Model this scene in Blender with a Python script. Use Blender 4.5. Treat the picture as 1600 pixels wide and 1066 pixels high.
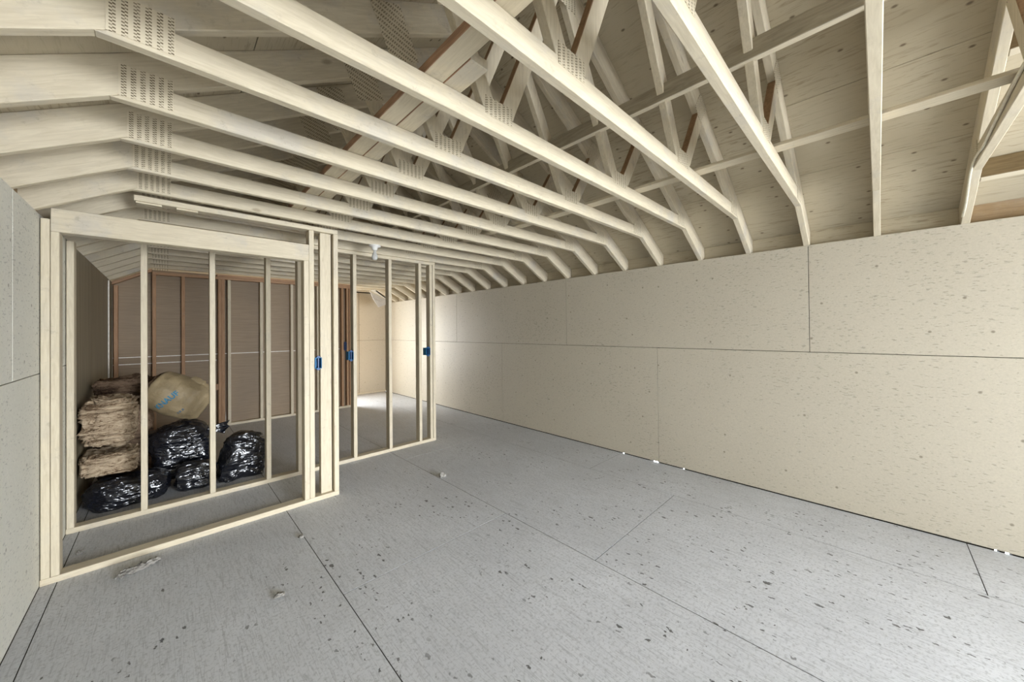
import bpy, bmesh, math, random
from mathutils import Vector, Matrix, noise

random.seed(7)
for o in list(bpy.data.objects):
    bpy.data.objects.remove(o, do_unlink=True)
S = bpy.context.scene
COL = S.collection

# ------------------------------------------------------------------ camera
F_PX, YAW, PITCH, ROLL, CY, CAM_H = 555.79, 0.7710, 0.00731, -0.00946, 512.17, 1.41994
cam_d = bpy.data.cameras.new('camera')
cam_d.sensor_width = 36.0
cam_d.lens = F_PX / 1600 * 36.0
cam_d.shift_y = -(533.0 - CY) / 1600
cam_d.clip_start = 0.02
cam = bpy.data.objects.new('camera', cam_d)
COL.objects.link(cam)
fw = Vector((math.sin(YAW) * math.cos(PITCH), math.cos(YAW) * math.cos(PITCH), math.sin(PITCH)))
r0 = Vector((math.cos(YAW), -math.sin(YAW), 0))
u0 = r0.cross(fw)
rt = r0 * math.cos(ROLL) + u0 * math.sin(ROLL)
up = u0 * math.cos(ROLL) - r0 * math.sin(ROLL)
m = Matrix((rt, up, -fw)).transposed().to_4x4()
m.translation = (0, 0, CAM_H)
cam.matrix_world = m
S.camera = cam

# ------------------------------------------------------------------ world, lights, exposure
W_ = bpy.data.worlds.new('sky')
S.world = W_
W_.use_nodes = True
bg = W_.node_tree.nodes['Background']
bg.inputs[0].default_value = (0.88, 0.94, 1.0, 1)
bg.inputs[1].default_value = 11.0


def area(name, loc, rot, sx, sy, power, col):
    l = bpy.data.lights.new(name, 'AREA')
    l.shape = 'RECTANGLE'
    l.size, l.size_y = sx, sy
    l.energy = power
    l.color = col
    o = bpy.data.objects.new(name, l)
    COL.objects.link(o)
    o.location = loc
    o.rotation_euler = rot
    return o


# daylight entering by the open doorway behind the camera and by the window of the far gable
area('doorway_daylight', (2.35, -7.2, 1.6), (math.radians(90), 0, 0), 3.4, 3.0, 1250, (0.90, 0.945, 1.0))
area('far_window_daylight', (1.75, 8.26, 1.15), (math.radians(-90), 0, 0), 1.0, 1.5, 125, (1.0, 0.98, 0.94))

S.view_settings.view_transform = 'Standard'
S.view_settings.look = 'None'
S.view_settings.gamma = 1
S.view_settings.use_curve_mapping = False
S.view_settings.exposure = 0.16

# ------------------------------------------------------------------ dimensions
WX, LX = 3.7376, -0.516          # inner faces of right and left wall
YB, YF = -3.00, 8.20             # inner faces of back and far wall
ZC = 2.311                       # underside of the truss bottom chords
XCL, XCR = -0.153, 3.328
SL, SR = 0.565, 0.545
XR = 1.556                       # ridge
RD = 0.16                        # vertical depth of the rafters
Y0, SP = 3.5962, 0.40197
TY = lambda k: Y0 - k * SP


def zr(x):                       # underside of the rafters
    return ZC + (SL * (x - XCL) if x <= XR else SR * (XCR - x))


# ------------------------------------------------------------------ material helpers
class NT:
    def __init__(self, name):
        self.m = bpy.data.materials.new(name)
        self.m.use_nodes = True
        self.t = self.m.node_tree
        self.b = self.t.nodes['Principled BSDF']

    def n(self, typ, **kw):
        nd = self.t.nodes.new(typ)
        ins = kw.pop('ins', {})
        for k, v in kw.items():
            setattr(nd, k, v)
        for k, v in ins.items():
            self.put(nd.inputs[k], v)
        return nd

    def put(self, sock, v):
        if isinstance(v, bpy.types.NodeSocket):
            self.t.links.new(v, sock)
        else:
            if isinstance(v, (tuple, list)) and len(v) == 3 and sock.type == 'RGBA':
                v = (*v, 1)
            sock.default_value = v

    def math(self, op, a, b=0.0, c=0.0):
        nd = self.n('ShaderNodeMath', operation=op)
        self.put(nd.inputs[0], a)
        self.put(nd.inputs[1], b)
        self.put(nd.inputs[2], c)
        return nd.outputs[0]

    def ramp(self, fac, lo, hi, a=0.0, b=1.0):
        nd = self.n('ShaderNodeMapRange')
        self.put(nd.inputs[0], fac)
        for i, v in enumerate((lo, hi, a, b)):
            nd.inputs[i + 1].default_value = v
        return nd.outputs[0]

    def mix(self, fac, a, b, bt='MIX'):
        nd = self.n('ShaderNodeMix', data_type='RGBA', blend_type=bt)
        self.put(nd.inputs[0], fac)
        self.put(nd.inputs[6], a)
        self.put(nd.inputs[7], b)
        return nd.outputs[2]

    def coords(self, scale=(1, 1, 1), rnd=True):
        tc = self.n('ShaderNodeTexCoord').outputs['Object']
        if rnd:
            oi = self.n('ShaderNodeObjectInfo').outputs['Random']
            off = self.math('MULTIPLY', oi, 37.0)
            cx = self.n('ShaderNodeCombineXYZ', ins={0: off, 1: off, 2: off}).outputs[0]
            tc = self.n('ShaderNodeVectorMath', operation='ADD', ins={0: tc, 1: cx}).outputs[0]
        if getattr(self, 'ang', 0):
            tc = self.n('ShaderNodeVectorRotate', rotation_type='Y_AXIS', ins={'Vector': tc, 'Angle': self.ang}).outputs[0]
        if scale != (1, 1, 1):
            tc = self.n('ShaderNodeVectorMath', operation='MULTIPLY', ins={0: tc, 1: scale}).outputs[0]
        return tc

    def noise(self, vec, scale, detail=3.0, rough=0.55, dist=0.0):
        nd = self.n('ShaderNodeTexNoise', ins={'Vector': vec, 'Scale': scale, 'Detail': detail, 'Roughness': rough, 'Distortion': dist})
        return nd.outputs[0]

    def voro(self, vec, scale, dims='3D'):
        nd = self.n('ShaderNodeTexVoronoi', voronoi_dimensions=dims, ins={'Vector': vec, 'Scale': scale})
        return nd.outputs['Distance'], nd.outputs['Color']

    def done(self, col, rough=0.6, bump=None, bs=0.2, bd=0.002, spec=0.3):
        self.put(self.b.inputs['Base Color'], col)
        self.put(self.b.inputs['Roughness'], rough)
        self.b.inputs['Specular IOR Level'].default_value = spec
        if bump is not None:
            bn = self.n('ShaderNodeBump', ins={'Strength': bs, 'Distance': bd, 'Height': bump})
            self.t.links.new(bn.outputs[0], self.b.inputs['Normal'])
        return self.m


CREAM = (0.615, 0.54, 0.402)
CREAM_D = (0.42, 0.35, 0.24)
RAW = (0.40, 0.245, 0.14)


def lumber(name, axis, base=CREAM, dark=CREAM_D, raw=None, raw_side=False, stain=0.55, knots=1.0, ang=0.0):
    t = NT(name)
    t.ang = ang
    st = [9.0, 9.0, 9.0]
    st[axis] = 0.9
    vec = t.coords(tuple(st))
    grain = t.noise(vec, 9.0, 4, 0.6, 0.6)
    col = t.mix(t.ramp(grain, 0.35, 0.75), base, dark)
    col = t.mix(0.40, col, base)
    # grey smears of thin paint
    iso = t.coords((1, 1, 1))
    sm = t.noise(iso, 3.2, 5, 0.62)
    col = t.mix(t.ramp(sm, 0.53, 0.68, 0, stain), col, (0.44, 0.41, 0.365))
    sm2 = t.noise(t.coords((1, 1, 1)), 26, 4, 0.7)
    col = t.mix(t.math('MULTIPLY', t.ramp(sm2, 0.57, 0.70, 0, 0.65), t.ramp(sm, 0.44, 0.60)), col, (0.36, 0.31, 0.235))
    # knots and nail marks
    kv = [1.0, 1.0, 1.0]
    kv[axis] = 0.45
    d, c = t.voro(t.coords(tuple(kv)), 6.0)
    pick = t.n('ShaderNodeSeparateColor', ins={0: c}).outputs[0]
    kn = t.math('MULTIPLY', t.ramp(d, 0.045, 0.10, 1, 0), t.math('GREATER_THAN', pick, 0.80))
    kn = t.math('MULTIPLY', kn, 0.6 * knots)
    col = t.mix(kn, col, (0.25, 0.19, 0.12))
    if raw is not None:
        nz = t.n('ShaderNodeSeparateXYZ', ins={0: t.n('ShaderNodeNewGeometry').outputs['Normal']})
        if raw_side == 2:
            f = t.math('MULTIPLY', t.math('LESS_THAN', nz.outputs[0], -0.5), 0.8)
        elif raw_side:
            f = t.math('LESS_THAN', nz.outputs[0], -0.5)
        else:
            f = t.math('GREATER_THAN', nz.outputs[2], 0.22)
        rawc = t.mix(t.ramp(grain, 0.3, 0.7), raw, tuple(v * 0.6 for v in raw))
        col = t.mix(f, col, rawc)
    return t.done(col, 0.62, grain, 0.25, 0.0015)


M = {}
M['px'] = lumber('painted_lumber_along_x', 0)
M['rafL'] = lumber('painted_left_rafter', 0, ang=math.atan(SL))
M['rafR'] = lumber('painted_right_rafter', 0, ang=-math.atan(SR))
M['py'] = lumber('painted_lumber_along_y', 1)
M['pz'] = lumber('painted_lumber_along_z', 2, stain=0.25, knots=0.7)
M['web'] = lumber('painted_web_with_raw_back', 2, raw=RAW)
M['brace'] = lumber('unevenly_painted_brace', 1, base=(0.66, 0.585, 0.445), dark=(0.40, 0.345, 0.25), stain=0.5, raw=(0.34, 0.285, 0.20), raw_side=2)
M['plank'] = lumber('plank_painted_below_only', 1, raw=(0.42, 0.25, 0.155), raw_side=True)
M['raw'] = lumber('bare_lumber', 2, base=(0.42, 0.25, 0.14), dark=(0.22, 0.115, 0.055), stain=0.0, knots=1.5)
M['rawx'] = lumber('bare_plate_lumber', 0, base=(0.42, 0.26, 0.155), dark=(0.24, 0.13, 0.065), stain=0.0)
M['rawy'] = lumber('bare_blocking_lumber', 1, base=(0.34, 0.235, 0.13), dark=(0.18, 0.11, 0.055), stain=0.2)


def wall_mat(name, base, ax, streak=0.5, tint=None):
    t = NT(name)
    st = [40.0, 40.0, 40.0]
    st[ax] = 12.0
    v = t.coords(tuple(st), False)
    a = t.noise(v, 2.6, 3, 0.6)
    big = t.noise(t.coords((1, 1, 1), False), 1.1, 4, 0.6)
    dens = t.ramp(big, 0.38, 0.66)
    thr = t.math('SUBTRACT', a, t.math('MULTIPLY', dens, 0.055))
    specks = t.ramp(thr, 0.315, 0.37, streak * 1.25, 0)
    fine = t.noise(t.coords((1, 1, 1), False), 90, 2, 0.6)
    col = t.mix(t.ramp(fine, 0.25, 0.75), tuple(c * 0.93 for c in base), tuple(min(1, c * 1.06) for c in base))
    col = t.mix(t.ramp(big, 0.35, 0.7, 0, 0.35), col, tint or tuple(c * 0.86 for c in base))
    col = t.mix(specks, col, tuple(c * 0.50 for c in base))
    sx = t.n('ShaderNodeSeparateXYZ', ins={0: t.coords((1, 1, 1), False)})
    flat2 = t.n('ShaderNodeCombineXYZ', ins={0: sx.outputs[1 if ax == 1 else 0], 1: sx.outputs[2]}).outputs[0]
    d, c = t.voro(flat2, 3.6, '2D')
    pick = t.n('ShaderNodeSeparateColor', ins={0: c}).outputs[1]
    nail = t.math('MULTIPLY', t.ramp(d, 0.018, 0.04, 0.7, 0), t.math('GREATER_THAN', pick, 0.5))
    col = t.mix(nail, col, (0.16, 0.13, 0.09))
    return t.done(col, 0.5, t.math('SUBTRACT', fine, specks), 0.22, 0.0015, 0.35)


M['wall'] = wall_mat('painted_plywood_wall', (0.51, 0.458, 0.362), 1)
M['farwall'] = wall_mat('painted_board_far_wall', (0.50, 0.43, 0.32), 0, 0.35)


def roof_mat():
    t = NT('painted_roof_sheathing')
    v = t.coords((20, 1.6, 20), False)
    g = t.noise(v, 4.0, 4, 0.65, 0.8)
    base = (0.475, 0.41, 0.295)
    big = t.noise(t.coords((1, 1, 1), False), 1.7, 4, 0.6)
    lines = t.math('MULTIPLY', t.ramp(g, 0.53, 0.66), t.ramp(big, 0.40, 0.60, 0.2, 0.95))
    col = t.mix(lines, base, (0.26, 0.205, 0.13))
    col = t.mix(t.ramp(t.noise(t.coords((1, 1, 1), False), 0.9, 3), 0.4, 0.65, 0, 0.3), col, (0.38, 0.32, 0.22))
    d, c = t.voro(t.coords((1.3, 0.66, 0), False), 6.5, '2D')
    pick = t.n('ShaderNodeSeparateColor', ins={0: c}).outputs[0]
    k = t.math('MULTIPLY', t.ramp(d, 0.028, 0.065, 0.85, 0), t.math('GREATER_THAN', pick, 0.42))
    col = t.mix(k, col, (0.13, 0.095, 0.06))
    return t.done(col, 0.65, t.math('SUBTRACT', g, k), 0.25, 0.002)


M['roof'] = roof_mat()


def floor_mat():
    t = NT('grey_painted_plywood_floor')
    base = (0.585, 0.595, 0.615)
    big = t.noise(t.coords((1, 1, 1), False), 1.3, 5, 0.62)
    fine = t.noise(t.coords((1, 1, 1), False), 70, 3, 0.65)
    grain = t.noise(t.coords((34, 2.2, 34), False), 3.2, 4, 0.6, 1.6)
    col = t.mix(t.ramp(big, 0.32, 0.7), tuple(c * 0.90 for c in base), tuple(c * 1.08 for c in base))
    col = t.mix(t.ramp(grain, 0.50, 0.68, 0, 0.6), col, tuple(c * 0.52 for c in base))
    col = t.mix(t.ramp(fine, 0.51, 0.65, 0, 0.7), col, tuple(c * 0.60 for c in base))
    col = t.mix(t.ramp(fine, 0.30, 0.18, 0, 0.35), col, tuple(min(1, c * 1.35) for c in base))
    # chips where the paint has come off, grouped, longer along the grain
    wob = t.n('ShaderNodeTexNoise', ins={'Vector': t.coords((1, 1, 1), False), 'Scale': 45.0, 'Detail': 2.0})
    wv = t.n('ShaderNodeVectorMath', operation='SCALE', ins={0: wob.outputs['Color'], 'Scale': 0.035}).outputs[0]
    chips = None
    for sc, pk, r in ((9.0, 0.955, 0.11), (17.0, 0.89, 0.17), (33.0, 0.82, 0.24)):
        v = t.n('ShaderNodeVectorMath', operation='ADD', ins={0: t.coords((1.2, 0.70, 0), False), 1: wv}).outputs[0]
        d, c = t.voro(v, sc, '2D')
        sp = t.n('ShaderNodeSeparateColor', ins={0: c})
        pick = t.math('GREATER_THAN', sp.outputs[0], pk)
        rad = t.math('MULTIPLY', sp.outputs[1], r)
        on = t.ramp(t.math('SUBTRACT', d, rad), 0.0, 0.03, 1, 0)
        on = t.math('MULTIPLY', on, pick)
        chips = on if chips is None else t.math('MAXIMUM', chips, on)
    clus = t.noise(t.coords((1, 0.8, 1), False), 2.1, 3, 0.6)
    x = t.n('ShaderNodeSeparateXYZ', ins={0: t.coords((1, 1, 1), False)})
    more = t.math('ADD', clus, t.ramp(x.outputs[0], 0.3, 3.6, 0.0, 0.07))
    more = t.math('SUBTRACT', more, t.ramp(x.outputs[1], 2.2, 4.0, 0.0, 0.14))
    for cx_, cy_, rr, am in ((0.95, 2.25, 0.26, 0.20), (0.50, 2.25, 0.4, 0.09), (2.88, -0.3, 0.6, 0.10)):
        dd = t.n('ShaderNodeVectorMath', operation='DISTANCE', ins={0: t.coords((1, 1, 1), False), 1: (cx_, cy_, 0)}).outputs['Value']
        more = t.math('ADD', more, t.ramp(dd, rr * 0.2, rr, am, 0))
    chips = t.math('MULTIPLY', chips, t.ramp(more, 0.47, 0.56))
    chips = t.math('MULTIPLY', chips, 0.9)
    col = t.mix(chips, col, (0.085, 0.08, 0.078))
    # pale scuffs
    sv = t.noise(t.coords((14, 3, 14), False), 2.4, 3, 0.6, 2.0)
    col = t.mix(t.ramp(sv, 0.70, 0.78, 0, 0.4), col, (0.62, 0.61, 0.60))
    hgt = t.math('SUBTRACT', t.math('MULTIPLY', grain, 0.6), chips)
    return t.done(col, t.ramp(big, 0.3, 0.7, 0.42, 0.60), hgt, 0.35, 0.002, 0.4)


M['floor'] = floor_mat()


def plate_mat(name, u_ax, v_ax, ang=0.0):
    t = NT(name)
    tc = t.coords((1, 1, 1), False)
    if ang:
        tc = t.n('ShaderNodeVectorRotate', rotation_type='Y_AXIS', ins={'Vector': tc, 'Angle': ang}).outputs[0]
    s = t.n('ShaderNodeSeparateXYZ', ins={0: tc})
    u = t.math('FRACT', t.math('MULTIPLY', s.outputs[u_ax], 1 / 0.0255))
    band = t.math('MULTIPLY', t.math('GREATER_THAN', u, 0.22), t.math('LESS_THAN', u, 0.78))
    step = t.math('MULTIPLY', t.math('GREATER_THAN', u, 0.5), 0.5)
    v = t.math('FRACT', t.math('ADD', t.math('MULTIPLY', s.outputs[v_ax], 1 / 0.0105), t.math('ADD', step, t.math('MULTIPLY', u, 0.55))))
    slot = t.math('MULTIPLY', band, t.ramp(t.math('ABSOLUTE', t.math('SUBTRACT', v, 0.5)), 0.16, 0.26, 1, 0))
    nz = t.noise(tc, 60, 3, 0.6)
    slot = t.math('MULTIPLY', slot, t.ramp(nz, 0.30, 0.52, 0.25, 1.0))
    col = t.mix(t.math('MULTIPLY', slot, 0.92), (0.615, 0.54, 0.402), (0.105, 0.075, 0.04))
    return t.done(col, 0.5, t.math('MULTIPLY', slot, -1), 0.6, 0.002, 0.15)


M['plate'] = plate_mat('punched_plate_upright', 0, 2)
M['plateL'] = plate_mat('punched_plate_left_web', 2, 0, math.radians(-12))
M['plateR'] = plate_mat('punched_plate_right_web', 0, 2, math.radians(25))


def flat(name, col, rough=0.5, spec=0.4, nscale=30, amt=0.12, bump=0.1):
    t = NT(name)
    nz = t.noise(t.coords((1, 1, 1)), nscale, 4, 0.6)
    c = t.mix(t.ramp(nz, 0.3, 0.7), tuple(v * (1 - amt) for v in col), tuple(min(1, v * (1 + amt)) for v in col))
    return t.done(c, rough, nz, bump, 0.002, spec)


M['dark'] = flat('dark_gap', (0.03, 0.026, 0.02), 0.9, 0.1)
M['blue'] = flat('blue_plastic', (0.012, 0.15, 0.33), 0.45, 0.25, 40, 0.1, 0.02)
M['blue_d'] = flat('deep_blue_plastic', (0.006, 0.045, 0.16), 0.4, 0.5, 40, 0.1, 0.02)
M['white'] = flat('white_porcelain', (0.75, 0.74, 0.70), 0.35, 0.5, 20, 0.03, 0.02)
M['nail'] = flat('nail_steel', (0.30, 0.29, 0.27), 0.4, 0.5)
M['cable'] = flat('white_cable_sheath', (0.66, 0.61, 0.48), 0.5, 0.4)
M['strip'] = flat('white_edge_and_joint_daylight', (0.80, 0.76, 0.68), 0.6, 0.3)
M['sheet'] = flat('grey_paper_faced_sheet', (0.52, 0.48, 0.43), 0.7, 0.2, 12, 0.1, 0.1)
M['ink'] = flat('blue_ink', (0.035, 0.15, 0.24), 0.7, 0.2, 60, 0.25, 0.05)
M['ink2'] = flat('grey_ink', (0.10, 0.13, 0.16), 0.7, 0.2, 60, 0.25, 0.05)


def board_mat():
    t = NT('brown_fibre_board')
    v = t.coords((2.0, 2.0, 60), False)
    g = t.noise(v, 2.0, 3, 0.6)
    big = t.noise(t.coords((1, 1, 0.6), False), 2.0, 3, 0.6)
    col = t.mix(t.ramp(g, 0.35, 0.65), (0.25, 0.178, 0.108), (0.31, 0.224, 0.14))
    col = t.mix(t.ramp(big, 0.35, 0.7, 0, 0.5), col, (0.20, 0.15, 0.10))
    d, c = t.voro(t.coords((1, 1, 0.7), False), 5.0)
    pick = t.n('ShaderNodeSeparateColor', ins={0: c}).outputs[0]
    col = t.mix(t.math('MULTIPLY', t.ramp(d, 0.03, 0.06, 0.8, 0), t.math('GREATER_THAN', pick, 0.86)), col, (0.6, 0.55, 0.48))
    return t.done(col, 0.55, g, 0.2, 0.002, 0.35)


M['board'] = board_mat()


def side_mat():
    t = NT('olive_brown_board')
    g = t.noise(t.coords((1, 7, 0.35), False), 2.2, 3, 0.6)
    col = t.mix(t.ramp(g, 0.35, 0.65), (0.19, 0.162, 0.105), (0.27, 0.23, 0.155))
    return t.done(col, 0.42, g, 0.15, 0.004, 0.45)


M['side'] = side_mat()


def bag_mat():
    t = NT('black_plastic_film')
    v = t.coords((1, 1, 1))
    a = t.noise(v, 5.5, 2, 0.45, 1.6)
    b = t.noise(t.coords((4, 13, 13)), 1.6, 1.5, 0.5, 1.6)
    h = t.math('ADD', t.math('MULTIPLY', a, 0.8), t.math('MULTIPLY', b, 0.9))
    return t.done((0.006, 0.007, 0.011), t.ramp(a, 0.3, 0.7, 0.14, 0.28), h, 0.65, 0.035, 1.0)


M['bag'] = bag_mat()


def wool_mat(name, light, dark, crevice_shade):
    t = NT(name)
    v = t.coords((1.0, 1.0, 3.4))
    a = t.noise(v, 7, 6, 0.7, 1.2)
    f = t.noise(t.coords((1, 1, 2.2)), 60, 4, 0.75, 0.6)
    mixed = t.math('ADD', t.math('MULTIPLY', a, 0.65), t.math('MULTIPLY', f, 0.35))
    col = t.mix(t.ramp(mixed, 0.43, 0.57), dark, light)
    col = t.mix(t.ramp(mixed, 0.475, 0.385, 0, 0.95), col, crevice_shade)  # shade of the crevices painted in where the bump runs low
    return t.done(col, 0.95, mixed, 0.9, 0.02, 0.05)


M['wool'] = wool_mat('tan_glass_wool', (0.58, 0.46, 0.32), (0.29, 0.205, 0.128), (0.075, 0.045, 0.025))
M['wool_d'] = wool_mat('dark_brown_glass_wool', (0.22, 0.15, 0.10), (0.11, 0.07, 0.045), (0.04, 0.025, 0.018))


def kraft_mat():
    t = NT('tan_kraft_paper')
    a = t.noise(t.coords((1, 1, 1)), 5, 5, 0.62, 0.6)
    cr = t.noise(t.coords((1, 1, 1)), 16, 4, 0.6, 1.6)
    col = t.mix(t.ramp(a, 0.35, 0.68), (0.29, 0.222, 0.125), (0.19, 0.145, 0.082))
    col = t.mix(t.ramp(cr, 0.62, 0.74, 0, 0.5), col, (0.24, 0.185, 0.11))
    return t.done(col, 0.5, t.math('ADD', a, cr), 0.5, 0.012, 0.35)


M['kraft'] = kraft_mat()


def glass_mat():
    t = NT('unlit_bulb_glass')
    nz = t.noise(t.coords((1, 1, 1)), 12, 2)
    t.b.inputs['Transmission Weight'].default_value = 0.35
    return t.done(t.mix(t.ramp(nz, 0.3, 0.7), (0.62, 0.62, 0.60), (0.70, 0.70, 0.68)), 0.12, None)


M['glass'] = glass_mat()


# ------------------------------------------------------------------ geometry helpers
def link(name, me, mat, parent=None):
    o = bpy.data.objects.new(name, me)
    COL.objects.link(o)
    if mat is not None and not me.materials:
        me.materials.append(mat)
    if parent is not None:
        o.parent = parent
    return o


def bm_mesh(name, bm, smooth=False):
    me = bpy.data.meshes.new(name)
    bmesh.ops.recalc_face_normals(bm, faces=bm.faces)
    bm.to_mesh(me)
    bm.free()
    if smooth:
        for p in me.polygons:
            p.use_smooth = True
    return me


def add_box(bm, a, b):
    x0, y0, z0 = a
    x1, y1, z1 = b
    vs = [bm.verts.new(p) for p in ((x0, y0, z0), (x1, y0, z0), (x1, y1, z0), (x0, y1, z0), (x0, y0, z1), (x1, y0, z1), (x1, y1, z1), (x0, y1, z1))]
    for f in ((3, 2, 1, 0), (4, 5, 6, 7), (0, 1, 5, 4), (1, 2, 6, 5), (2, 3, 7, 6), (3, 0, 4, 7)):
        bm.faces.new([vs[i] for i in f])


def bevel(bm, w):
    if w:
        bmesh.ops.bevel(bm, geom=list(bm.edges), offset=w, segments=1, affect='EDGES', clamp_overlap=True)


def box_me(name, a, b, bv=0.0):
    bm = bmesh.new()
    add_box(bm, a, b)
    bevel(bm, bv)
    return bm_mesh(name, bm)


def box(name, a, b, mat, parent=None, bv=0.0025):
    return link(name, box_me(name, a, b, bv), mat, parent)


def prism_me(name, poly, y0, y1, bv=0.0025):
    """polygon in x,z pulled along y"""
    bm = bmesh.new()
    lo = [bm.verts.new((x, y0, z)) for x, z in poly]
    hi = [bm.verts.new((x, y1, z)) for x, z in poly]
    bm.faces.new(lo)
    bm.faces.new(hi[::-1])
    n = len(poly)
    for i in range(n):
        j = (i + 1) % n
        bm.faces.new((lo[i], hi[i], hi[j], lo[j]))
    bevel(bm, bv)
    return bm_mesh(name, bm)


def empty(name, label, cat, loc=(0, 0, 0), group=None):
    o = bpy.data.objects.new(name, None)
    COL.objects.link(o)
    o.location = loc
    o.empty_display_size = 0.1
    return tag(o, label, cat, group)


def tag(o, label, cat, group=None):
    o['label'] = label
    o['category'] = cat
    if group:
        o['group'] = group
    return o


def struct(o):
    o['kind'] = 'structure'
    return o


def tube_me(name, pts, r, seg=8):
    bm = bmesh.new()
    rings = []
    pts = [Vector(p) for p in pts]
    for i, p in enumerate(pts):
        d = (pts[min(i + 1, len(pts) - 1)] - pts[max(i - 1, 0)]).normalized()
        a = d.orthogonal().normalized() if i == 0 else (rings_a - d * rings_a.dot(d)).normalized()
        rings_a = a
        b = d.cross(a)
        rings.append([bm.verts.new(p + (a * math.cos(t) + b * math.sin(t)) * r) for t in [2 * math.pi * k / seg for k in range(seg)]])
    for A, B in zip(rings, rings[1:]):
        for k in range(seg):
            bm.faces.new((A[k], A[(k + 1) % seg], B[(k + 1) % seg], B[k]))
    bm.faces.new(rings[0][::-1])
    bm.faces.new(rings[-1])
    return bm_mesh(name, bm, True)


def lathe_me(name, prof, seg=24):
    bm = bmesh.new()
    rings = [[bm.verts.new((r * math.cos(2 * math.pi * k / seg), r * math.sin(2 * math.pi * k / seg), z)) for k in range(seg)] for r, z in prof]
    for A, B in zip(rings, rings[1:]):
        for k in range(seg):
            bm.faces.new((A[k], A[(k + 1) % seg], B[(k + 1) % seg], B[k]))
    bm.faces.new(rings[0][::-1])
    bm.faces.new(rings[-1])
    return bm_mesh(name, bm, True)


# ------------------------------------------------------------------ floor
G = 0.0021
floor = struct(box('floor', (LX - 0.02, YB - 0.1, -0.12), (3.746, YF + 0.15, -0.0016), M['dark'], bv=0))
strips = [(LX, -0.452, [YB, 0.9, 3.3, 5.7, 8.2]), (-0.452, 0.683, [YB, -1.49, 0.95, 3.39, 5.83, 8.2]),
          (0.683, 1.887, [YB, -0.41, 2.03, 4.47, 6.91, 8.2]), (1.887, 3.10, [YB, -1.21, 1.23, 3.67, 6.11, 8.2]),
          (3.10, 3.746, [YB, -0.386, 2.07, 4.51, 6.95, 8.2])]
for x0, x1, ys in strips:
    for ya, yb in zip(ys, ys[1:]):
        box('floor_panel', (x0 + G, ya + G, -0.0015), (x1 - G, yb - G, 0.0), M['floor'], floor, 0.0004)

# ------------------------------------------------------------------ walls
ZW = zr(WX)
wr = struct(box('wall_right', (3.751, YB - 0.1, 0.03), (3.84, YF + 0.15, ZW), M['dark'], bv=0))
ys = [YB, -0.802, 1.637, 4.077, 6.517, 8.2]
for ya, yb in zip(ys, ys[1:]):
    box('wall_panel', (WX, ya + G, 0.011), (3.75, yb - G, 1.2205 - G), M['wall'], wr, 0.0012)
ys = [YB, -2.05, 0.389, 2.829, 5.269, 7.709, 8.2]
for ya, yb in zip(ys, ys[1:]):
    box('wall_panel', (WX, ya + G, 1.2205 + G), (3.75, yb - G, ZW), M['wall'], wr, 0.0012)
# sole strip behind the panels, open at the places where daylight comes in under the wall
gaps = [(-0.563, -0.537), (-0.516, -0.497), (1.384, 1.422), (1.65, 1.736), (2.043, 2.10)]
y = YB
for a, b in gaps + [(8.2, 8.3)]:
    box('sole_strip', (3.762, y, -0.12), (3.84, a, 0.03), M['dark'], wr, 0)
    y = b

ZL = zr(LX)
wl = struct(box('wall_left', (LX - 0.10, YB - 0.1, -0.1), (LX - 0.013, YF + 0.15, ZL), M['dark'], bv=0))
M['wallL'] = wall_mat('painted_plywood_left_wall', (0.74, 0.725, 0.645), 1, 0.55)  # colour lightened to make up for the weak light on this wall
for ya, yb in ((YB, 0.38), (0.38, 2.82), (2.82, 4.065)):
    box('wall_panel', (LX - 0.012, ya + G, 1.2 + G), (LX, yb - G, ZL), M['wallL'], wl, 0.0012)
for ya, yb in ((YB, 1.1), (1.1, 3.54), (3.54, 4.065)):
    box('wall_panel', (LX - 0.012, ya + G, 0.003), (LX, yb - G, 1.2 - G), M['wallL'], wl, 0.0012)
for ya, yb in ((4.068, 5.28), (5.283, 6.60), (6.603, 8.2)):
    box('wall_panel', (LX - 0.012, ya, 0.003), (LX, yb, ZL), M['side'], wl, 0.0012)
box('corner_trim', (LX, 6.60, 0.003), (LX + 0.012, 6.63, ZL - 0.02), M['strip'], wl, 0.001)

# back wall (behind the camera) with the open doorway, far wall with its window opening
bm = bmesh.new()
for a, b in (((LX - 0.1, YB - 0.1, 0), (0.75, YB, 3.5)), ((2.95, YB - 0.1, 0), (3.84, YB, 3.5)), ((0.75, YB - 0.1, 2.05), (2.95, YB, 3.5))):
    add_box(bm, a, b)
struct(link('wall_back', bm_mesh('wall_back', bm), M['farwall']))
bm = bmesh.new()
for a, b in (((LX - 0.1, YF, 0), (1.2, YF + 0.1, 3.5)), ((2.3, YF, 0), (3.84, YF + 0.1, 3.5)), ((1.2, YF, 1.95), (2.3, YF + 0.1, 3.5)), ((1.2, YF, 0), (2.3, YF + 0.1, 0.35))):
    add_box(bm, a, b)
wf = struct(link('wall_far', bm_mesh('wall_far', bm), M['dark']))
for xa, xb in ((2.31, 3.125), (3.128, WX)):
    box('wall_panel', (xa + G, YF - 0.012, 0.003), (xb - G, YF, 1.22 - G), M['farwall'], wf, 0.0012)
    box('wall_panel', (xa + G, YF - 0.012, 1.22 + G), (xb - G, YF, 2.30), M['farwall'], wf, 0.0012)
box('baseboard', (2.53, YF - 0.03, 0.001), (WX - 0.002, YF - 0.013, 0.035), M['px'], wf, 0.001)

# ------------------------------------------------------------------ roof
def slope_box(name, x0, x1, y0, y1, off, th, mat, parent):
    p = [(x0, zr(x0) + off), (x1, zr(x1) + off), (x1, zr(x1) + off + th), (x0, zr(x0) + off + th)]
    return link(name, prism_me(name, p, y0, y1, 0.0012), mat, parent)


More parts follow.
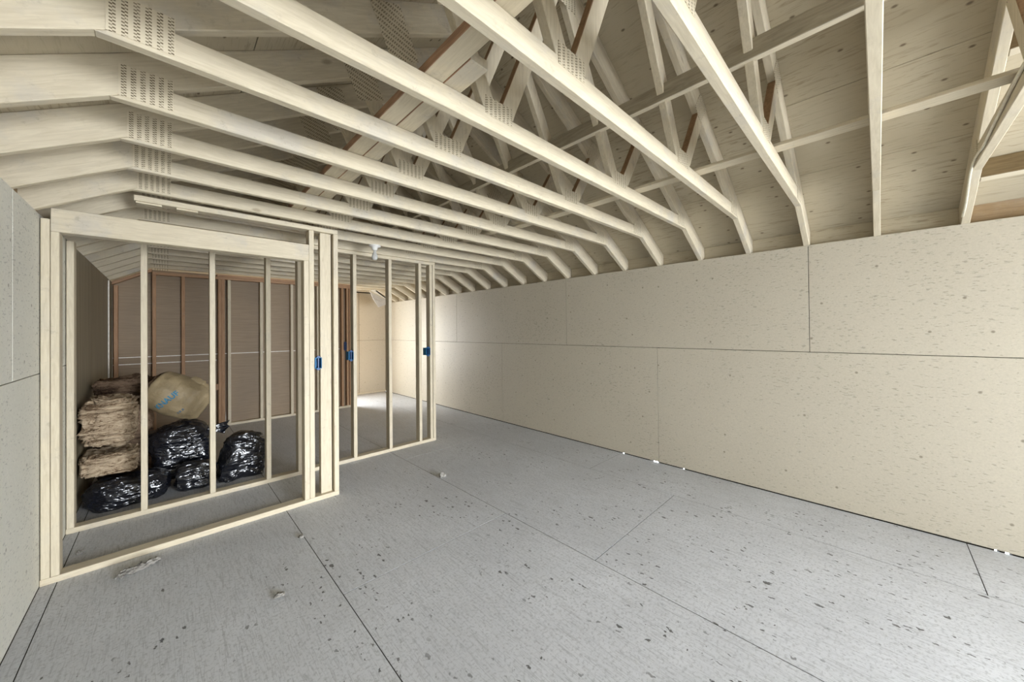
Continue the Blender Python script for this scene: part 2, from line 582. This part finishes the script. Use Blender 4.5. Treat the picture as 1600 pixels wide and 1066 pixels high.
bm = bmesh.new()
o1 = RD + 0.016
prof = [(-0.95, zr(-0.95) + o1), (XR, zr(XR) + o1), (4.15, zr(4.15) + o1), (4.15, zr(4.15) + o1 + 0.03), (XR, zr(XR) + o1 + 0.03), (-0.95, zr(-0.95) + o1 + 0.03)]
ceiling = struct(link('ceiling', prism_me('ceiling', prof, YB - 0.1, YF + 0.1, 0), M['dark']))
rows = [(3.262, 4.15, [6, 0, -6]), (2.752, 3.259, [9, 3, -3, -9]), (1.68, 2.749, [6, 0, -6]), (XR + 0.002, 1.677, [9, 3, -3, -9]),
        (-0.95, 0.29, [8, 2, -4, -10]), (0.293, 1.36, [5, -1, -7]), (1.363, XR - 0.002, [8, 2, -4, -10])]
for x0, x1, ks in rows:
    ys = [YB - 0.1] + [TY(k) + 0.019 for k in ks] + [YF + 0.1]
    for ya, yb in zip(ys, ys[1:]):
        slope_box('roof_panel', x0, x1, ya + G, yb - G, RD, 0.015, M['roof'], ceiling)

# eave blocking in the bays over both walls
for k in range(-11, 12):
    ya, yb = TY(k) + 0.0385, TY(k - 1) - 0.0005
    if k == 11:
        ya, yb = YB, TY(10) - 0.0005
    yb = min(yb, YF)
    if ya > YF - 0.02:
        continue
    box('eave_block', (WX + 0.065, ya, ZW + 0.0005), (WX + 0.10, yb, zr(WX + 0.065) + RD - 0.002), M['rawy'] if k >= 11 else M['roof'], ceiling, 0.001)
    box('eave_block', (LX - 0.09, ya, ZL + 0.0005), (LX - 0.053, yb, zr(LX - 0.06) + RD - 0.002), M['rawy'], ceiling, 0.001)

# ------------------------------------------------------------------ roof trusses
TH = 0.038


def line_pt(p, d, t):
    return (p[0] + d[0] * t, p[1] + d[1] * t)


def web_poly(p0, p1, w):
    """a web from the chord top at p0 up to the rafter at p1, both ends cut to what they meet"""
    dx, dz = p1[0] - p0[0], p1[1] - p0[1]
    L = math.hypot(dx, dz)
    dx, dz = dx / L, dz / L
    out = []
    for sgn in (1, -1):
        q = (p0[0] - dz * sgn * w / 2, p0[1] + dx * sgn * w / 2)
        t0 = (ZC + 0.0895 - q[1]) / dz
        a = line_pt(q, (dx, dz), t0)
        lo, hi = t0, t0 + 2
        for _ in range(40):
            mid = (lo + hi) / 2
            z = q[1] + dz * mid
            x = q[0] + dx * mid
            if z < zr(x) - 0.0008:
                lo = mid
            else:
                hi = mid
        out.append((a, line_pt(q, (dx, dz), lo)))
    return [out[0][0], out[1][0], out[1][1], out[0][1]]


def rot_rect(cx, cz, hw, hh, ang):
    c, s = math.cos(ang), math.sin(ang)
    return [(cx + a * c - b * s, cz + a * s + b * c) for a, b in ((-hw, -hh), (hw, -hh), (hw, hh), (-hw, hh))]


ZT = ZC + 0.089
xa, xb = XCL + 0.089 / SL, XCR - 0.089 / SR
e = 0.0006
T_LUMBER = [
    ('bottom_chord', [(XCL + 2 * e, ZC), (XCR - 2 * e, ZC), (xb - 2 * e, ZT), (xa + 2 * e, ZT)], 'px'),
    ('rafter', [(-0.93, zr(-0.93)), (XR - e, zr(XR)), (XR - e, zr(XR) + RD - e), (-0.93, zr(-0.93) + RD - e)], 'rafL'),
    ('rafter', [(XR + e, zr(XR)), (4.12, zr(4.12)), (4.12, zr(4.12) + RD - e), (XR + e, zr(XR) + RD - e)], 'rafR'),
    ('web', web_poly((1.035, ZT), (0.80, zr(0.80)), 0.078), 'web'),
    ('web', web_poly((1.125, ZT), (1.495, zr(1.495)), 0.082), 'web'),
    ('web', web_poly((2.115, ZT), (1.635, zr(1.635)), 0.084), 'web'),
    ('web', web_poly((2.225, ZT), (2.47, zr(2.47)), 0.086), 'web'),
]
T_PLATES = [
    ([(-0.128, 2.324), (0.022, 2.324), (0.022, 2.444), (-0.128, 2.444)], 'plate'),
    ([(3.150, 2.324), (3.295, 2.324), (3.295, 2.432), (3.150, 2.432)], 'plate'),
    ([(1.002, 2.371), (1.160, 2.371), (1.160, 2.452), (1.002, 2.452)], 'plate'),
    ([(2.088, 2.373), (2.252, 2.373), (2.252, 2.458), (2.088, 2.458)], 'plate'),
    (rot_rect(0.785, 2.845, 0.078, 0.125, math.radians(24)), 'plateL'),
    (rot_rect(2.495, 2.868, 0.060, 0.115, math.radians(-38)), 'plateR'),
    (rot_rect(XR, 3.30, 0.13, 0.085, 0), 'plate'),
]
mesh_cache = {}
for i, (n, poly, mt) in enumerate(T_LUMBER):
    me = prism_me(n, poly, 0.0, TH, 0.0028)
    me.materials.append(M[mt])
    mesh_cache[i] = me
for i, (poly, mt) in enumerate(T_PLATES):
    for side, (a, b) in enumerate(((-0.0022, -0.0002), (TH + 0.0002, TH + 0.0022))):
        me = prism_me('truss_plate', poly, a, b, 0)
        me.materials.append(M[mt])
        mesh_cache[('p', i, side)] = me

ORD = ['first', 'second', 'third', 'fourth', 'fifth', 'sixth', 'seventh', 'eighth', 'ninth', 'tenth', 'eleventh', 'twelfth', 'thirteenth',
       'fourteenth', 'fifteenth', 'sixteenth', 'seventeenth', 'eighteenth', 'nineteenth', 'twentieth', 'twenty-first', 'twenty-second']
special = {
    10: 'cream roof truss at the right edge with a white cable along it',
    9: 'cream roof truss passing straight overhead, its chord standing upright in the picture',
    8: 'cream roof truss whose rafter lands on the upper seam of the right wall',
    1: 'cream roof truss just in front of the front stud partition\'s top plate',
    0: 'cream roof truss carrying the bare light bulb',
    -1: 'cream roof truss resting just above the top plate of the bulb-side partition',
    -11: 'farthest cream roof truss, close to the far wall',
}
for k in range(10, -12, -1):
    side = 1 if k >= 9 else 0
    lab = special.get(k) or 'cream painted roof truss, %s from the camera, counted from the cable truss' % ORD[10 - k]
    root = empty('roof_truss', lab, 'roof truss', (0, TY(k), 0), 'roof trusses in a row overhead')
    for i, (n, poly, mt) in enumerate(T_LUMBER):
        link(n, mesh_cache[i], None, root)
    for i in range(len(T_PLATES)):
        link('truss_plate', mesh_cache[('p', i, side)], None, root)

# braces and planks lying along the room
tag(box('cross_brace', (1.905, YB + 0.01, 2.645), (1.943, 7.9, 2.734), M['brace']), 'long 2x4 brace on edge across the truss webs, high on the right', 'brace')
br = empty('cross_brace', 'thin flat board laid on the chord tops close to the right rafters', 'brace')
box('board', (2.368, YB + 0.01, ZT + 0.001), (2.457, 2.62, ZT + 0.020), M['py'], br)
box('board', (2.360, 2.16, ZT + 0.0215), (2.449, 7.0, ZT + 0.0405), M['py'], br)
tag(box('plank', (0.702, YB + 0.01, ZT + 0.001), (0.7865, 7.6, ZT + 0.039), M['plank']), 'long plank lying on the chords with a bare brown left edge', 'plank')
tag(box('plank', (0.789, 1.015, ZT + 0.001), (0.874, 7.6, ZT + 0.039), M['plank']), 'shorter plank with a square cut end beside the long brown-edged plank', 'plank')


def slope_block(name, x, y0, y1, label):
    sl = math.atan(SR)
    n_ = (math.sin(sl), math.cos(sl))
    d_ = (math.cos(sl), -math.sin(sl))
    b = (x, zr(x))
    h_ = RD * math.cos(sl) - 0.002
    p = [b, (b[0] + d_[0] * 0.038, b[1] + d_[1] * 0.038), (b[0] + d_[0] * 0.038 + n_[0] * h_, b[1] + d_[1] * 0.038 + n_[1] * h_), (b[0] + n_[0] * h_, b[1] + n_[1] * h_)]
    return tag(link(name, prism_me(name, p, y0, y1, 0.0025), M['blk']), label, 'blocking', 'rafter blocking at the right edge')


t = NT('half_painted_blocking')
nz = t.n('ShaderNodeSeparateXYZ', ins={0: t.n('ShaderNodeNewGeometry').outputs['Normal']})
g = t.noise(t.coords((9, 0.9, 9)), 9, 4, 0.6, 0.6)
M['blk'] = t.done(t.mix(t.math('LESS_THAN', nz.outputs[2], -0.6), t.mix(t.ramp(g, 0.3, 0.7), (0.25, 0.185, 0.10), (0.16, 0.11, 0.055)), CREAM), 0.6, g, 0.2, 0.002)
yb_, ye_ = TY(11) + TH + 0.001, TY(10) - 0.001
slope_block('rafter_block', 3.385, yb_, ye_, 'short rafter block at the right edge, lowest, just above the right wall')
slope_block('rafter_block', 2.70, yb_, ye_, 'short rafter block at the right edge, middle one')
slope_block('rafter_block', 2.28, yb_, ye_, 'short rafter block at the right edge, uppermost')

# cable stapled to the nearest truss
ycab = TY(10) + TH + 0.0065
pts = [(3.60, 1.99 + 0.12), (3.519, 2.142), (3.45, 2.178), (3.40, 2.213), (3.345, 2.262), (3.30, 2.30), (3.238, 2.329), (3.14, 2.333), (3.057, 2.330), (2.97, 2.323), (2.898, 2.327), (2.76, 2.334), (2.629, 2.346), (2.41, 2.357), (2.25, 2.364), (1.9, 2.37), (1.5, 2.37)]
tag(link('cable', tube_me('cable', [(x, ycab + 0.001 * math.sin(x * 21), z) for x, z in pts], 0.006), M['cable']), 'white electric cable running along the nearest truss at the right', 'cable')

# ------------------------------------------------------------------ stud partitions
Y1 = 3.295
D = 0.089
fp = empty('stud_partition', 'front cream stud frame with a wide closet opening under a header', 'partition', (0, Y1, 0))


def stud(p, x0, x1, z0, z1, y0=0.0, y1=D, mat='pz', name='stud'):
    return box(name, (x0, y0, z0), (x1, y1, z1), M[mat], p)


stud(fp, LX + 0.002, 1.081, 0.0005, 0.038, mat='px', name='bottom_plate')
stud(fp, -0.148, 1.081, 2.2735, 2.3105, mat='px', name='top_plate')
stud(fp, -0.511, -0.4775, 0.0385, 2.083)
stud(fp, -0.4755, -0.443, 0.0385, 2.0125)
stud(fp, 0.814, 0.852, 0.0385, 2.0125)
stud(fp, 0.8535, 0.8905, 0.0385, 2.273)
stud(fp, 0.946, 1.033, 0.0385, 2.273, 0.036, D, name='corner_post')
stud(fp, 1.043, 1.081, 0.0385, 2.273)
bm = bmesh.new()
add_box(bm, (-0.4755, 0, 2.013), (0.853, 0.0435, 2.149))
add_box(bm, (-0.4755, 0.0455, 2.013), (0.853, D, 2.149))
bevel(bm, 0.0025)
link('header', bm_mesh('header', bm), M['px'], fp)
for xa_, xb_ in ((-0.14, -0.02), (0.05, 0.16)):
    box('shim', (xa_, 0.01, 2.2615), (xb_, D - 0.01, 2.273), M['px'], fp, 0.001)

Y2 = 4.02
ip = empty('stud_partition', 'second cream stud frame, set further back, crossing behind the front frame', 'partition', (0, Y2, 0))
stud(ip, LX + 0.002, 2.514, 0.0005, 0.038, mat='px', name='bottom_plate')
stud(ip, -0.15, 2.514, 2.2735, 2.3105, mat='px', name='top_plate')
stud(ip, -0.511, -0.475, 0.0385, 2.09)
for x0_, x1_ in ((-0.145, -0.108), (0.268, 0.306), (0.674, 0.712), (0.936, 0.972), (0.974, 1.010), (1.474, 1.512), (1.882, 1.920), (2.276, 2.314), (2.432, 2.470), (2.4765, 2.5135)):
    stud(ip, x0_, x1_, 0.0385, 2.273)

Y3 = 6.95
sp = empty('stud_partition', 'rear stud wall of bare and painted studs backed with brown board', 'partition', (0, Y3, 0))
stud(sp, LX + 0.002, 2.52, 0.0005, 0.038, mat='px', name='bottom_plate')
stud(sp, -0.14, 2.52, 2.2355, 2.2725, mat='rawx', name='top_plate')
stud(sp, 0.55, 2.52, 2.2735, 2.3105, mat='rawx', name='top_plate')
zz = lambda x: ZC + SL * (x - XCL) - 0.002
link('sloping_plate', prism_me('sloping_plate', [(LX + 0.004, zz(LX) - 0.04), (-0.142, zz(-0.142) - 0.04), (-0.142, zz(-0.142)), (LX + 0.004, zz(LX))], 0, D), M['rawx'], sp)
stud(sp, -0.495, -0.457, 0.0385, zz(LX) - 0.045, mat='raw')
for x0_, x1_, mt in ((-0.140, -0.102, 'raw'), (0.155, 0.193, 'raw'), (0.562, 0.600, 'raw'), (0.601, 0.639, 'raw'), (0.675, 0.713, 'pz'), (1.085, 1.123, 'pz'), (1.515, 1.553, 'pz'), (1.92, 1.958, 'pz'), (2.335, 2.373, 'raw'), (2.425, 2.463, 'raw'), (2.475, 2.513, 'raw')):
    stud(sp, x0_, x1_, 0.0385, 2.235, mat=mt)
for xa_, xb_ in ((LX + 0.003, 0.655), (0.657, 2.52)):
    for za, zb in ((0.003, 1.10), (1.103, 2.31)):
        if xa_ < 0:
            link('brown_board', prism_me('brown_board', [(xa_, za), (xb_, za), (xb_, zb), (-0.15, zb), (xa_, min(zb, zz(xa_)))] if zb > 2 else [(xa_, za), (xb_, za), (xb_, zb), (xa_, zb)], D + 0.001, D + 0.013, 0.001), M['board'], sp)
        else:
            box('brown_board', (xa_, D + 0.001, za), (xb_, D + 0.013, zb), M['board'], sp, 0.001)
box('joint_daylight', (LX + 0.01, D - 0.003, 1.096), (2.33, D + 0.0005, 1.107), M['strip'], sp, 0.0005)  # white strips stand for daylight showing through the board joints
box('joint_daylight', (LX + 0.01, D - 0.003, 1.003), (0.55, D + 0.0005, 1.014), M['strip'], sp, 0.0005)
box('cross_block', (0.195, 0.0, 0.56), (0.561, 0.038, 0.65), M['rawx'], sp)


# ------------------------------------------------------------------ blue electrical boxes
def ebox(x, y, z, label, w=0.058, h_=0.092, dp=0.075, mat='blue', outward=0.010):
    r = empty('electrical_box', label, 'electrical box', (x, y, z), 'blue boxes nailed to the studs')
    bm = bmesh.new()
    t_ = 0.004
    add_box(bm, (0, -outward, 0), (t_, dp, h_))
    add_box(bm, (w - t_, -outward, 0), (w, dp, h_))
    add_box(bm, (t_, -outward, 0), (w - t_, dp, t_))
    add_box(bm, (t_, -outward, h_ - t_), (w - t_, dp, h_))
    add_box(bm, (t_, dp - t_, t_), (w - t_, dp, h_ - t_))
    link('box_body', bm_mesh('box_body', bm), M[mat], r)
    bm = bmesh.new()
    add_box(bm, (w * 0.5 - 0.003, -outward + 0.002, t_), (w * 0.5 + 0.003, 0.03, h_ - t_))
    link('divider', bm_mesh('divider', bm), M['blue_d'], r)
    for zz_ in (h_, -0.014):
        bm = bmesh.new()
        add_box(bm, (w * 0.25, -outward, zz_), (w * 0.75, 0.012, zz_ + 0.014))
        bevel(bm, 0.003)
        link('screw_ear', bm_mesh('screw_ear', bm), M['blue_d'], r)
    link('nail', tube_me('nail', [(-0.001, 0.03, h_ * 0.7), (w + 0.012, 0.045, h_ * 0.7)], 0.0018, 6), M['nail'], r)
    return r


ebox(0.8915, Y1, 1.113, 'blue electrical box on the front partition, left of its corner post', w=0.0525)
ebox(1.4195, Y2, 1.112, 'blue electrical box on the back partition, left of its nearest stud', w=0.0535)
ebox(2.3735, Y2, 1.112, 'blue electrical box at the free end of the back partition', w=0.0575, h_=0.094)
ebox(2.376, Y3, 1.085, 'small dark blue electrical box on the rear stud wall', mat='blue_d', w=0.048, h_=0.135)

# ------------------------------------------------------------------ bare bulb
lx, ly = 1.545, TY(0) + 0.019
lamp = empty('ceiling_lamp', 'bare unlit bulb in a white lampholder under a truss chord', 'lamp', (lx, ly, ZC))
link('lampholder', lathe_me('lampholder', [(0.058, -0.0005), (0.060, -0.008), (0.052, -0.016), (0.030, -0.022), (0.025, -0.048), (0.021, -0.052)]), M['white'], lamp)
link('bulb', lathe_me('bulb', [(0.013, -0.0525), (0.014, -0.066), (0.018, -0.082), (0.0265, -0.104), (0.030, -0.122), (0.0275, -0.138), (0.018, -0.150), (0.005, -0.155)]), M['glass'], lamp)

# ------------------------------------------------------------------ hanging sheet near the far wall
hs = empty('loose_ceiling_sheet', 'loose grey sheet hanging from the ceiling near the far wall', 'sheet', (0, 0, 0))
Yh = 7.2


def quad_slab(name, pts, th, mat, parent):
    bm = bmesh.new()
    a = [bm.verts.new(p) for p in pts]
    b = [bm.verts.new((p[0], p[1] + th, p[2] + th * 0.3)) for p in pts]
    bm.faces.new(a)
    bm.faces.new(b[::-1])
    n = len(pts)
    for i in range(n):
        bm.faces.new((a[i], b[i], b[(i + 1) % n], a[(i + 1) % n]))
    return link(name, bm_mesh(name, bm), mat, parent)


quad_slab('sheet', [(2.975, Yh, 2.235), (3.345, Yh + 0.02, 2.075), (3.30, Yh - 0.05, 1.985), (3.115, Yh - 0.08, 1.915), (3.02, Yh - 0.04, 2.09)], 0.012, M['sheet'], hs)
quad_slab('folded_edge', [(2.975, Yh - 0.004, 2.262), (3.10, Yh + 0.03, 2.285), (3.375, Yh + 0.03, 2.095), (3.345, Yh - 0.004, 2.078), (3.05, Yh - 0.004, 2.222)], 0.010, M['strip'], hs)
quad_slab('dark_slot', [(3.085, Yh + 0.02, 2.262), (3.125, Yh + 0.02, 2.268), (3.36, Yh + 0.02, 2.105), (3.33, Yh + 0.02, 2.105)], 0.004, M['dark'], hs)


# ------------------------------------------------------------------ bags, batts, roll
def blob(name, c, r, e1=0.55, e2=0.6, amp=0.03, fr=6.0, seed=0, rot=(0, 0, 0), nu=104, nv=60, floor_z=None, fold=0.0, sag=0.0, fuzz=0.0, strata=0.0):
    """superellipsoid with creases"""
    sg = lambda v, p: math.copysign(abs(v) ** p, v)
    R = Matrix.Rotation(rot[2], 3, 'Z') @ Matrix.Rotation(rot[1], 3, 'Y') @ Matrix.Rotation(rot[0], 3, 'X')
    bm = bmesh.new()
    rows_ = []
    off = Vector((seed * 13.1, seed * 7.7, seed * 3.3))
    for j in range(nv + 1):
        v = -math.pi / 2 + math.pi * j / nv
        row = []
        for i in range(nu):
            u = 2 * math.pi * i / nu
            p = Vector((r[0] * sg(math.cos(v), e1) * sg(math.cos(u), e2), r[1] * sg(math.cos(v), e1) * sg(math.sin(u), e2), r[2] * sg(math.sin(v), e1)))
            n = Vector((p.x / r[0] ** 2, p.y / r[1] ** 2, p.z / r[2] ** 2)).normalized()
            q = p * fr + off
            d = amp * (noise.noise(q) + 0.5 * noise.noise(q * 2.1) + 0.3 * noise.noise(q * 4.3))
            if fold:
                rid = 1 - abs(noise.noise(Vector((q.x * 0.5, q.y * 0.5, q.z * 1.7))))
                rid2 = 1 - abs(noise.noise(Vector((q.x * 0.7, q.y * 2.2, q.z * 2.6 + q.x))))
                d += fold * (rid ** 6 + 0.55 * rid2 ** 5 - 0.6)
            if fuzz:
                w = Vector((p.x * 22, p.y * 22, p.z * 95)) + off
                d += fuzz * (noise.noise(w) + 0.7 * noise.noise(w * 2.3) - 0.4)
            if strata:
                rr = 1 - abs(noise.noise(Vector((p.x * 5, p.y * 5, p.z * 26 + 2.5 * noise.noise(p * 7)))  + off))
                d -= strata * rr ** 7
            p = p + n * d
            if sag:
                p.z -= sag * (p.x / r[0]) ** 2
            p = R @ p + Vector(c)
            if floor_z is not None and p.z < floor_z:
                p.z = floor_z
            row.append(p)
        rows_.append(row)
    bot, top = bm.verts.new(rows_[0][0]), bm.verts.new(rows_[-1][0])
    vr = [[bm.verts.new(p) for p in row] for row in rows_[1:-1]]
    for A, B in zip(vr, vr[1:]):
        for i in range(nu):
            bm.faces.new((A[i], A[(i + 1) % nu], B[(i + 1) % nu], B[i]))
    for i in range(nu):
        bm.faces.new((bot, vr[0][(i + 1) % nu], vr[0][i]))
        bm.faces.new((top, vr[-1][i], vr[-1][(i + 1) % nu]))
    return bm_mesh(name, bm, True)


def bag(label, *a, **kw):
    o = link('trash_bag', blob('trash_bag', *a, **kw), M['bag'])
    return tag(o, label, 'plastic bag', 'black bags in the closet')


bag('flat black plastic bag on the floor under the insulation batts', (-0.225, 4.43, 0.112), (0.245, 0.140, 0.120), amp=0.016, fr=7, seed=1, floor_z=0.001, fold=0.022)
bag('black plastic bag low at the middle, behind the second closet stud', (0.192, 4.41, 0.115), (0.142, 0.105, 0.122), amp=0.014, fr=7, seed=2, floor_z=0.001, fold=0.02)
b3 = bag('large black plastic bag lying on top, under the paper-wrapped roll', (0.108, 4.755, 0.300), (0.222, 0.165, 0.245), e1=0.45, amp=0.016, fr=6, seed=3, rot=(0.0, -0.14, 0), fold=0.024, floor_z=0.001)
bag('black plastic bag at the right end of the heap, by third closet stud', (0.553, 4.45, 0.20), (0.186, 0.145, 0.232), amp=0.016, fr=6, seed=4, rot=(0, 0.16, 0.1), floor_z=0.001, fold=0.026, sag=0.06)


def fan(name, pts, tip, mat, parent, seed):
    """gathered end of a bag: a crumpled little fan"""
    bm = bmesh.new()
    t0 = [bm.verts.new(Vector(tip) + Vector((0, 0.02 * k, 0.008 * k))) for k in range(2)]
    rnd = random.Random(seed)
    prev = None
    for p in pts:
        v = [bm.verts.new(Vector(p) + Vector((rnd.uniform(-.008, .008), rnd.uniform(-.012, .012) + 0.03 * k, rnd.uniform(-.008, .008)))) for k in range(2)]
        if prev:
            bm.faces.new((prev[0], v[0], v[1], prev[1]))
            bm.faces.new((t0[0], v[0], prev[0]))
            bm.faces.new((t0[1], prev[1], v[1]))
        prev = v
    return link(name, bm_mesh(name, bm, True), mat, parent)


fan('gathered_end', [(0.47, 4.64, 0.53), (0.445, 4.61, 0.50), (0.455, 4.61, 0.47), (0.425, 4.60, 0.435), (0.42, 4.62, 0.40)], (0.27, 4.66, 0.47), M['bag'], b3, 3)
link('seam', tube_me('seam', [(0.005 + 0.032 * i, 4.575 + 0.004 * math.sin(i * 1.7), 0.255 + 0.018 * i) for i in range(10)], 0.006, 6), M['bag'], b3)


def batt(label, c, r, mat='wool', seed=0, amp=0.022, rot=(0, 0, 0), e1=0.35, strata=0.014):
    o = link('insulation_batt', blob('insulation_batt', c, r, e1, 0.30, amp, 9.0, seed, rot, 150, 110, fuzz=0.016, strata=strata), M[mat])
    return tag(o, label, 'insulation', 'glass wool batts stacked in the closet')


batt('flat tan glass wool batt at the bottom of the stack, on a black bag', (-0.338, 4.555, 0.352), (0.166, 0.185, 0.090), seed=11, amp=0.010, e1=0.25)
batt('big folded tan glass wool batt with a rounded top, on the flat batt', (-0.340, 4.560, 0.692), (0.164, 0.185, 0.212), seed=14, amp=0.022, e1=0.50, strata=0.030)
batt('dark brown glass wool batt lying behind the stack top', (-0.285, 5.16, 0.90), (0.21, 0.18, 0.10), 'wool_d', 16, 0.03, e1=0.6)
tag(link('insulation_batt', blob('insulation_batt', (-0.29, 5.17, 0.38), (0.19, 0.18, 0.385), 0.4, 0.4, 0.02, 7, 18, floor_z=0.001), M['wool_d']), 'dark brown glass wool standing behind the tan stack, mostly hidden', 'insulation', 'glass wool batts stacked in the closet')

# paper wrapped roll: axis from upper left to lower right
A0 = Vector((-0.090, 4.74, 0.925))
A1 = Vector((0.280, 4.64, 0.690))
ax = (A1 - A0).normalized()
LEN = (A1 - A0).length
sd = Vector((0, 1, 0))
sd = (sd - ax * sd.dot(ax)).normalized()
nrm = sd.cross(ax).normalized()
if nrm.z < 0:
    nrm = -nrm
PROF = [(0.0, 0.150, 0.155), (0.06, 0.172, 0.17), (0.25, 0.186, 0.18), (0.5, 0.190, 0.165), (0.72, 0.178, 0.13), (0.88, 0.155, 0.085), (1.0, 0.125, 0.030)]


def prof(t):
    for (a, h0, w0), (b, h1, w1) in zip(PROF, PROF[1:]):
        if t <= b:
            f = (t - a) / (b - a)
            f = f * f * (3 - 2 * f)
            return h0 + (h1 - h0) * f, w0 + (w1 - w0) * f
    return PROF[-1][1:]


def roll_pt(t, th, lift=0.0):
    hh, ww = prof(max(0, min(1, t)))
    q = Vector((t * 3, math.cos(th) * 1.3, math.sin(th) * 1.3))
    d = 0.010 * noise.noise(q * 2.0) + 0.005 * noise.noise(q * 5.0) + lift
    return A0 + ax * (t * LEN) + nrm * ((hh + d) * math.sin(th)) - sd * ((ww + d) * math.cos(th))


bm = bmesh.new()
NU, NV = 64, 36
rg = [[bm.verts.new(roll_pt(j / NV, 2 * math.pi * i / NU)) for i in range(NU)] for j in range(NV + 1)]
for A, B in zip(rg, rg[1:]):
    for i in range(NU):
        bm.faces.new((A[i], A[(i + 1) % NU], B[(i + 1) % NU], B[i]))
bm.faces.new(rg[-1])
cin = [bm.verts.new(roll_pt(0.03, 2 * math.pi * i / NU, -0.018)) for i in range(NU)]
for i in range(NU):
    bm.faces.new((rg[0][(i + 1) % NU], rg[0][i], cin[i], cin[(i + 1) % NU]))
roll_me = bm_mesh('wrapped_roll', bm, True)
roll = empty('insulation_roll', 'insulation roll in tan kraft paper with blue print, lying on black bags', 'insulation')
wrap = link('kraft_wrapper', roll_me, M['kraft'], roll)
# the wool showing at the open end
bm = bmesh.new()
cen = bm.verts.new(A0 - ax * 0.03)
prev = None
rings = []
for j, (f, tt) in enumerate(((0.35, -0.075), (0.7, -0.06), (0.88, -0.03), (0.90, 0.04))):
    ring = []
    for i in range(NU):
        th = 2 * math.pi * i / NU
        hh, ww = prof(0)
        d = 1 + 0.16 * noise.noise(Vector((math.cos(th) * 3 + j, math.sin(th) * 3, 5.0)))
        ring.append(bm.verts.new(A0 + ax * (tt * LEN * d) + nrm * (hh * f * math.sin(th)) - sd * (ww * f * math.cos(th))))
    rings.append(ring)
for i in range(NU):
    bm.faces.new((cen, rings[0][i], rings[0][(i + 1) % NU]))
for A, B in zip(rings, rings[1:]):
    for i in range(NU):
        bm.faces.new((A[i], A[(i + 1) % NU], B[(i + 1) % NU], B[i]))
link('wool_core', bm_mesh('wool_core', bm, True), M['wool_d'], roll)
# torn paper lip along the top and the pinched end
bm = bmesh.new()
prev = None
rnd = random.Random(5)
for i in range(13):
    t_ = 0.45 + 0.5 * i / 12
    a = roll_pt(t_, math.radians(72))
    b = a + nrm * (0.018 + 0.03 * rnd.random() * (1 if i < 7 else 0.4)) + sd * 0.02 + ax * 0.015
    v = (bm.verts.new(a), bm.verts.new(b), bm.verts.new(b + sd * 0.004), bm.verts.new(a + sd * 0.004))
    if prev:
        bm.faces.new((prev[0], v[0], v[1], prev[1]))
        bm.faces.new((prev[1], v[1], v[2], prev[2]))
        bm.faces.new((prev[2], v[2], v[3], prev[3]))
    prev = v
link('torn_flap', bm_mesh('torn_flap', bm, True), M['kraft'], roll)


def roll_text(body, size, t0, th0, ang, mat, name):
    cu = bpy.data.curves.new(name, 'FONT')
    cu.body = body
    cu.size = size
    cu.offset = size * 0.03
    cu.extrude = 0.0
    tmp = bpy.data.objects.new(name + '_tmp', cu)
    COL.objects.link(tmp)
    dg = bpy.context.evaluated_depsgraph_get()
    me = bpy.data.meshes.new_from_object(tmp.evaluated_get(dg))
    bpy.data.objects.remove(tmp, do_unlink=True)
    bm = bmesh.new()
    bm.from_mesh(me)
    bmesh.ops.triangulate(bm, faces=bm.faces)
    bmesh.ops.subdivide_edges(bm, edges=bm.edges, cuts=2, use_grid_fill=True)
    for v in bm.verts:
        x, y = v.co.x, v.co.y
        u = x * math.cos(ang) - y * math.sin(ang)
        w = x * math.sin(ang) + y * math.cos(ang)
        v.co = roll_pt(t0 + u / LEN, th0 + w / 0.185, 0.0022)
    for f in bm.faces:
        f.smooth = True
    me2 = bpy.data.meshes.new(name)
    bm.to_mesh(me2)
    bm.free()
    me2.materials.clear()
    me2.materials.append(mat)
    return link(name, me2, None, roll)


roll_text('KNAUF', 0.064, 0.38, math.radians(-50), math.radians(74), M['ink'], 'printed_letters')
roll_text('▪▪▪', 0.05, 0.70, math.radians(-48), math.radians(74), M['ink2'], 'small_print')


# ------------------------------------------------------------------ tufts of wool on the floor
def tuft(label, x, y, rx, ry, rz, seed, rot=0.0):
    o = link('wool_tuft', blob('wool_tuft', (x, y, rz * 0.75), (rx, ry, rz), 0.9, 0.9, 0.5 * rz + 0.012, 34, seed, (0, 0, rot), 56, 28, 0.0008), M['tuft'])
    return tag(o, label, 'fluff', 'bits of wool fluff on the floor')


M['tuft'] = wool_mat('grey_wool_fluff', (0.40, 0.38, 0.34), (0.24, 0.225, 0.20), (0.10, 0.09, 0.08))
tuft('long tuft of grey fluff before the front partition sill at left', -0.125, 3.115, 0.105, 0.022, 0.018, 21, 0.35)
tuft('round tuft of grey fluff out on the open floor, middle', 1.925, 2.975, 0.028, 0.024, 0.020, 22)
tuft('small flat tuft of grey fluff left of the floor seam', 0.435, 2.26, 0.025, 0.022, 0.010, 23)
tuft('tiny tuft of grey fluff on the floor seam near front partition', 0.668, 2.80, 0.016, 0.014, 0.010, 24)
tuft('tiny tuft of grey fluff in the closet by the left jamb', -0.40, 3.62, 0.018, 0.014, 0.012, 25)
